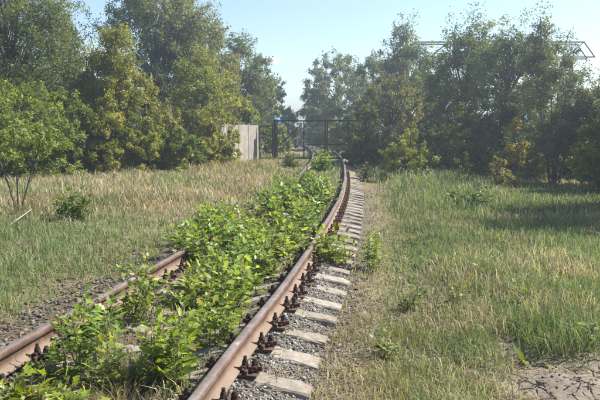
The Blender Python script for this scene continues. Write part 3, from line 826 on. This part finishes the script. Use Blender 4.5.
    C = ca + (cb - ca) * mixv
    if yellow:
        yc_ = (r.random(ncl) < yellow * 1.2)[ci] & (r.random(n) < .7) | (r.random(n) < yellow * .35)
        C = np.where(yc_[:, None], np.array(ycol) * r.uniform(.65, 1.15, (n, 1)), C)
    crown = np_mesh('crown', V.reshape(-1, 3), np.arange(3 * n).reshape(-1, 3), M['leaf'], np.repeat(C, 3, 0))
    # wood
    tb = MB(); tr = trunk_r or .012 * h + .02
    axes = []
    for k in range(stems):
        a_ = k * 2 * PI / stems + r.uniform(-.5, .5); lean = (0 if stems == 1 else r.uniform(.35, .8)) * rad
        b0 = np.array((math.cos(a_), math.sin(a_), 0)) * (.0 if stems == 1 else .04 + (spread * rad if stems > 5 else 0))
        pts, rd = [], []
        for i in range(8):
            f = i / 7; zz = f * h * (.93 if stems == 1 else r.uniform(.62, .66))
            c = np.array((.10 * rad * math.sin(2.2 * f + ph[4]), .10 * rad * math.sin(2.6 * f + ph[5]), 0)) * (1 if stems == 1 else .3)
            pts.append(b0 + c + np.array((math.cos(a_), math.sin(a_), 0)) * lean * f ** 1.2 + np.array((0, 0, zz - .12 * (i == 0))))
            rd.append(tr * (1.25 if i == 0 else 1) * (1 - .88 * f) / math.sqrt(stems) + .006)
        tb.tube(pts, rd, 7); axes.append((pts, rd))
    nl = min(int(ncl * limb), 90)
    for i in r.choice(ncl, nl, replace=False):
        pts, rd = axes[r.integers(len(axes))]
        f = np.clip(t[i] * r.uniform(.5, .85), .06, .93) * 7; k = int(min(f, 6))
        if stems > 1: f = min(f * 1.4, 6.6); k = int(f)
        b = pts[k] * (1 - (f - k)) + pts[k + 1] * (f - k)
        e = Cc[i]; m_ = b * .45 + e * .55 + np.array((0, 0, .06 * np.linalg.norm(e - b))) + r.normal(0, .04, 3)
        rb = rd[k] * .45
        tb.tube([b, m_, e + out[i] * sl[i] * .4], [rb, rb * .6, .004], 4)
    trunk = tb.mesh('trunk', M['bark'], True)
    return trunk, crown
OVAL = [(0, .0), (.12, .35), (.3, .85), (.5, 1), (.7, .95), (.86, .72), (.95, .45), (1, .2)]
DOME = [(0, .55), (.12, .85), (.35, 1), (.6, 1), (.8, .85), (.93, .55), (1, .25)]
COLUMN = [(0, .55), (.15, .9), (.45, 1), (.75, .9), (.92, .55), (1, .15)]
BUSH = [(0, .7), (.2, .95), (.5, 1), (.78, .72), (1, .15)]
HIGH = [(0, 0), (.30, .0), (.36, .45), (.52, 1), (.74, .92), (.92, .55), (1, .12)]
CONE = [(0, .6), (.2, 1), (.45, .82), (.7, .5), (.88, .25), (1, .04)]
KIND = {   # darker / lighter leaf colour, share of yellowed leaves
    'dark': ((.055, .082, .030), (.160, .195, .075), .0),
    'grey': ((.078, .100, .048), (.205, .228, .122), .0),
    'green': ((.082, .126, .026), (.225, .270, .062), .0),
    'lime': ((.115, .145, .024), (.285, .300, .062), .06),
    'gold': ((.130, .150, .026), (.305, .310, .062), .13),
    'olive': ((.100, .112, .040), (.235, .230, .098), .05),
    'blue': ((.066, .096, .050), (.190, .222, .128), .0),
}
def tree(px, d, top, hw, kind, prof, label, seed, name='tree', cat='tree', leaf=None, cover=1.35, stems=1, ragged=.35, group=None, bot=0.0, limb=.5, spires=4, yellow=None, ycol=(.34, .30, .05), trunk_r=None):
    X_ = (px - 300) / F * d; H_ = CAMZ + (HOR - top) / F * d + .05; R_ = hw / F * d
    ca, cb, yl = KIND[kind]
    leaf = leaf or max(.078, .0038 * d)
    tk, cr = crown_and_trunk(H_, R_, prof, seed, leaf, ca, cb, cover, bot, ragged, stems, yl if yellow is None else yellow, ycol, limb=limb, spires=spires, trunk_r=trunk_r)
    root = empty(name, (X_, d, float(gh(X_, d)))); props(root, label, cat, group)
    pobj('trunk', tk, root); pobj('crown', cr, root)
    return root
# left of the track
tree(16, 26, -48, 70, 'dark', DOME, 'huge dark green tree towering behind the meadow shrubs', 1, cover=1.25)
tree(-72, 24, -60, 60, 'dark', DOME, 'dark spreading tree next to the huge dark tree', 2, cover=1.0)
tree(66, 29, 8, 20, 'dark', DOME, 'dark tree shoulder to shoulder with the huge dark tree, lower', 3)
tree(30, 22.5, 82, 40, 'green', BUSH, 'broad green shrub in front of the huge dark tree', 4, 'shrub', 'shrub')
tree(-25, 21, 75, 38, 'green', BUSH, 'green shrub at the meadow edge beside the broad one', 5, 'shrub', 'shrub')
tree(72, 24, 92, 28, 'green', BUSH, 'mid green shrub at the foot of the golden young trees', 6, 'shrub', 'shrub')
tree(96, 26.5, 44, 19, 'gold', COLUMN, 'slim young tree with orange tinged top', 7, ycol=(.36, .25, .07))
tree(119, 26, 27, 22, 'gold', COLUMN, 'tall slim yellow green young tree', 8)
tree(108, 24.5, 96, 24, 'gold', BUSH, 'yellowing shrub under the slim young trees', 9, 'shrub', 'shrub')
tree(149, 26, 73, 20, 'lime', COLUMN, 'narrow light green young tree before the big grey green tree', 10)
tree(153, 36, -46, 45, 'grey', [(0, .5), (.2, .85), (.45, 1), (.7, 1), (.86, .85), (1, .3)], 'big grey green tree rising beside the sky gap', 11, cover=1.45)
tree(168, 27, 105, 24, 'olive', BUSH, 'olive shrub at the end of the dry meadow', 12, 'shrub', 'shrub')
tree(136, 25, 118, 20, 'lime', BUSH, 'low light green shrub in tall dry grass', 13, 'shrub', 'shrub')
tree(192, 37, 22, 30, 'grey', DOME, 'grey green tree behind the yellow green bushes', 14)
tree(213, 40, 20, 25, 'olive', DOME, 'olive tree with thin twiggy top', 15, cover=1.05, spires=9)
tree(240, 46, 36, 24, 'dark', OVAL, 'dark green round topped tree behind the concrete wall', 16)
tree(270, 60, 80, 21, 'dark', OVAL, 'dark tree that ends the row above the concrete wall', 17, spires=7)
tree(258, 52, 58, 18, 'dark', OVAL, 'dark tree between the round topped tree and the row end', 18)
tree(200, 31, 60, 28, 'lime', DOME, 'yellow green rounded tree in front of the grey green trees', 19)
tree(226, 38.5, 76, 24, 'lime', DOME, 'light green tree leaning over the concrete wall', 20)
tree(228, 33, 118, 13, 'gold', BUSH, 'golden bush hiding the far end of the concrete wall', 21, 'shrub', 'shrub')
tree(196, 29, 112, 20, 'olive', BUSH, 'dull olive bush among reddish grasses', 22, 'shrub', 'shrub')
tree(250, 40, 102, 12, 'green', BUSH, 'green bush peeping over the concrete wall', 23, 'shrub', 'shrub')
tree(-10, 42, -30, 60, 'dark', DOME, 'dark background tree filling behind the huge dark tree', 24, cover=1.0)
# sapling in the meadow
tree(16, 13.0, 80, 42, 'green', HIGH, 'slender multi stemmed sapling with light green crown in the meadow', 25, 'sapling', 'sapling', leaf=.08, cover=.42, stems=4, ragged=.5, limb=.8, trunk_r=.024)
# beyond the gate
tree(288, 62, 112, 10, 'olive', BUSH, 'olive bush beyond the gate where the track bends', 26, 'shrub', 'shrub')
tree(276, 44, 116, 14, 'green', BUSH, 'green bush behind the small side gate', 27, 'shrub', 'shrub')
tree(312, 78, 108, 14, 'blue', BUSH, 'hazy dark bush far along the track', 28, 'shrub', 'shrub')
tree(330, 66, 112, 16, 'dark', BUSH, 'dark bush straight behind the gate', 29, 'shrub', 'shrub')
tree(305, 100, 122, 16, 'olive', BUSH, 'distant low thicket closing the view beyond the bend', 30, 'shrub', 'shrub', leaf=.26)
tree(350, 46, 112, 15, 'green', BUSH, 'green bush pressing against the right gate leaf', 31, 'shrub', 'shrub')
# right of the track
tree(340, 60, 57, 37, 'blue', DOME, 'broad blue green tree behind the gate', 40, cover=1.5)
tree(318, 72, 96, 18, 'blue', DOME, 'lower blue green tree at the side of the sky gap', 41)
tree(404, 44, 22, 29, 'grey', OVAL, 'tall open grey green tree with pale top', 42, cover=1.15)
tree(374, 50, 60, 22, 'blue', DOME, 'blue green tree between the gate tree and the tall open one', 43)
tree(388, 34, 76, 30, 'olive', DOME, 'rusty olive tree standing before the tall open tree', 44, ycol=(.20, .13, .06))
tree(370, 32, 108, 21, 'dark', BUSH, 'dark bush right of the gate', 45, 'shrub', 'shrub')
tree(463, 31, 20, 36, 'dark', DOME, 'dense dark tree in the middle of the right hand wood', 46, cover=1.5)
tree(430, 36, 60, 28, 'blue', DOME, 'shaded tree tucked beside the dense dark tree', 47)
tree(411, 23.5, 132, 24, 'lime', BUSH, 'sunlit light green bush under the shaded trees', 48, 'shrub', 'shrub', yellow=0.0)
tree(508, 27, 27, 32, 'blue', DOME, 'blue green tree next to the dense dark tree', 49)
tree(537, 24.5, 8, 24, 'grey', CONE, 'pointed tree with the highest spire in the right wood', 50, spires=2)
tree(556, 21.5, 37, 30, 'blue', [(0, 0), (.14, .12), (.26, .6), (.45, 1), (.7, .9), (.9, .5), (1, .1)], 'multi stemmed tree with bare grey stems at its foot', 51, stems=9, limb=.5, cover=1.2)
tree(598, 21, 70, 26, 'grey', DOME, 'rounded grey green tree at the end of the crane', 52)
tree(632, 19, 58, 36, 'blue', DOME, 'leafy tree overhanging the shaded grass', 53)
tree(705, 15, -30, 58, 'blue', DOME, 'tree whose shade falls on the grass', 54, cover=1.0)
tree(730, 12.8, -50, 66, 'grey', DOME, 'tree standing apart that shades the near grass', 55, cover=1.0)
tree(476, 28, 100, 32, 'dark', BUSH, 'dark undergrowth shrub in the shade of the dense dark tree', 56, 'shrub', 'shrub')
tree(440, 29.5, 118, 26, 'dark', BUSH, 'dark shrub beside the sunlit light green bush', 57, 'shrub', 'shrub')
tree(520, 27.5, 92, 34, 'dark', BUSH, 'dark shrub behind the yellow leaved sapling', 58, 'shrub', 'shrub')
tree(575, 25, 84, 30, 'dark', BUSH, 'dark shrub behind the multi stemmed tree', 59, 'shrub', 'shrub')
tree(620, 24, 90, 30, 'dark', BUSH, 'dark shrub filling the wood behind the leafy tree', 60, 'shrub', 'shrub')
tree(515, 20.5, 122, 11, 'gold', [(0, 0), (.2, .1), (.35, .7), (.6, 1), (.85, .7), (1, .15)], 'small sapling with bright orange yellow leaves', 61, 'sapling', 'sapling', cover=.42, yellow=.8, ycol=(.46, .36, .045), limb=.9, leaf=.11)
tree(498, 19.5, 158, 14, 'olive', BUSH, 'small olive shrub on the brown ground by the yellow sapling', 62, 'shrub', 'shrub', cover=.7)

tree(358, 33.5, 114, 14, 'green', BUSH, 'green bush standing before the hidden end of the gate', 70, 'shrub', 'shrub')
tree(444, 26.5, 142, 20, 'green', BUSH, 'leafy green shrub between the sunlit bush and the tall grass', 63, 'shrub', 'shrub')
tree(484, 24.5, 138, 20, 'dark', BUSH, 'dark leafy shrub at the foot of the blue green tree', 64, 'shrub', 'shrub')
tree(538, 23, 135, 20, 'olive', BUSH, 'brownish shrub between yellow sapling and multi stemmed tree', 65, 'shrub', 'shrub')
tree(600, 19, 120, 22, 'green', BUSH, 'green shrub under the rounded grey green tree', 66, 'shrub', 'shrub')
tree(222, 30, 116, 15, 'lime', BUSH, 'light green bush pushing against the concrete wall', 67, 'shrub', 'shrub')
tree(207, 28.5, 122, 15, 'gold', BUSH, 'yellowish bush at the meadow end of the concrete wall', 68, 'shrub', 'shrub')
tree(182, 26, 132, 18, 'green', BUSH, 'low green shrub behind the reddish meadow grass', 69, 'shrub', 'shrub')

# ------------------------------------------------------------------ gate, wicket, wall
GY = 36.0
def gate_leaf(x0, x1, label, mirror):
    root = empty('gate_leaf', (x0, GY, 0)); props(root, label, 'gate', 'leaves of the double gate')
    w = x1 - x0; s = .05; z0, z1 = .17, 2.07
    X_ = lambda t: (w - t) if mirror else t
    for nm, t in (('stile', .03), ('stile', w * .555), ('stile', w - .035)):
        MB().bar((X_(t), 0, z0), (X_(t), 0, z1), .06 if t != w * .555 else .07, .05).obj(nm, M['gate'], root)
    MB().bar((0, .003, z1 + .03), (w, .003, z1 + .03), .05, .07).obj('top_rail', M['gate'], root)
    MB().bar((0, .003, z0 - .03), (w, .003, z0 - .03), .05, .07).obj('bottom_rail', M['gate'], root)
    MB().bar((X_(.08), .006, .75), (X_(w * .53), .006, 1.98), .04, .05).obj('brace', M['gate'], root)
    MB().bar((X_(w * .58), .006, .86), (X_(w - .06), .006, .86), .035, .045).obj('cross_bar', M['gate'], root)
gate_leaf(-1.24, 1.36, 'black iron gate leaf hung on the thick post beside the small gate', False)
gate_leaf(1.40, 4.00, 'black iron gate leaf whose far side disappears into the bushes', True)
for xx, lb in ((-1.33, 'thick dark gate post between the small gate and the large gate'), (4.08, 'dark gate post hidden by the bushes right of the track')):
    o = empty('gate_post', (xx, GY, 0)); props(o, lb, 'post')
    MB().box((0, 0, .98), (.14, .14, 2.3)).obj('shaft', M['gate'], o); MB().box((0, 0, 2.145), (.17, .17, .03)).obj('cap', M['gate'], o)
    for z in (.5, 1.7): MB().cyl((.0, -.085, z), .025, .12, 8).obj('hinge', M['gate'], o)
wk = empty('wicket_gate', (-2.15, GY + .05, 0)); props(wk, 'small black barred iron gate between concrete wall and gate post', 'gate')
for t in (.03, .70): MB().bar((t, 0, -.1), (t, 0, 1.86), .06).obj('stile', M['gate'], wk)
for z in (.15, 1.83): MB().bar((0, .004, z), (.73, .004, z), .04, .06).obj('rail', M['gate'], wk)
for i in range(6): MB().bar((.13 + i * .095, .008, .16), (.13 + i * .095, .008, 1.82), .02).obj('bar', M['gate'], wk)
wall = empty('concrete_wall', (-2.25, GY + .25, 0)); props(wall, 'weathered pale concrete panel wall half hidden by bushes', 'wall')
wall.rotation_euler = (0, 0, math.radians(70))
for i in range(4):
    MB().box((-.62 - 1.26 * i, 0, .87 + .02 * (i % 2)), (1.18, .12, 2.0)).obj('panel', M['wallconc'], wall)
    MB().box((-1.25 - 1.26 * i, .02, .90), (.075, .2, 2.12)).obj('pier', M['wallconc'], wall)

# ------------------------------------------------------------------ far building and crane
B = empty('blue_roofed_shed', (-5.6, 150, 0)); props(B, 'distant grey shed with a light blue metal roof in the gap', 'shed')
MB().box((0, 4, 1.7), (9, 8, 4.2)).obj('wall', M['render'], B)
m_ = MB(); m_.v = [(-4.8, -.4, 3.75), (4.8, -.4, 3.75), (4.8, 8.4, 3.75), (-4.8, 8.4, 3.75), (-4.8, 4, 5.0), (4.8, 4, 5.0)]
m_.f = [(0, 1, 5, 4), (2, 3, 4, 5), (1, 2, 5), (3, 0, 4), (3, 2, 1, 0)]
m_.obj('roof', M['blue'], B)
for i in range(4):
    wd = MB().box((-3.3 + 2.2 * i, -.03, 2.2), (1.2, .06, 1.2)).obj('window', M['render'], B)
    MB().box((-3.3 + 2.2 * i, -.07, 2.2), (1.0, .04, 1.0)).obj('pane', M['pane'], wd)
CY = 46.0
cx0, cx1 = (398 - 300) / F * CY, (590 - 300) / F * CY
zt, zb = CAMZ + (HOR - 44) / F * CY, CAMZ + (HOR - 58.5) / F * CY
Cn = empty('gantry_crane', (cx0, CY, 0)); props(Cn, 'rusty lattice gantry crane girder showing above the treetops', 'crane')
W_ = cx1 - cx0
for yy in (0, 1.2):
    MB().bar((0, yy, zb), (W_, yy, zb), .07, .08).obj('bottom_chord', M['crane'], Cn)
    MB().bar((1.0, yy, zt), (W_ - .75, yy, zt), .07, .08).obj('top_chord', M['crane'], Cn)
    for a, b in (((1.0, yy, zt), (0, yy, zb)), ((W_ - .75, yy, zt), (W_, yy, zb))): MB().bar(a, b, .06).obj('end_brace', M['crane'], Cn)
    nb = 10; st = (W_ - 1.75) / nb
    for i in range(nb):
        a, b = 1.0 + st * i, 1.0 + st * (i + 1)
        p, q = ((a, yy, zt), (b, yy, zb)) if i % 2 == 0 else ((a, yy, zb), (b, yy, zt))
        MB().bar(p, q, .045).obj('lattice_bar', M['crane'], Cn)
for xx in (1.6, W_ - 1.6):
    for yy, e in ((0, -1), (1.2, 1)): MB().bar((xx, yy, zb), (xx, yy + e * 1.0, -.2), .22).obj('leg', M['crane'], Cn)
    MB().bar((xx, -1.0, .15), (xx, 2.2, .15), .25, .3).obj('ground_beam', M['crane'], Cn)

# ------------------------------------------------------------------ haze volume, also added to imitate veiling lens glare
m, N, L = new_mat('glare_haze')
pv = N.new('ShaderNodeVolumePrincipled')
pv.inputs['Color'].default_value = (.80, .90, 1.0, 1); pv.inputs['Density'].default_value = .0034; pv.inputs['Anisotropy'].default_value = .65
o = N.new('ShaderNodeOutputMaterial'); L.new(pv.outputs[0], o.inputs['Volume'])
hz = MB().box((0, 280, 6.2), (850, 690, 15.4)).obj('haze', m)
props(hz, 'thin bluish haze filling the air, also standing in for lens glare', 'haze', kind='stuff')
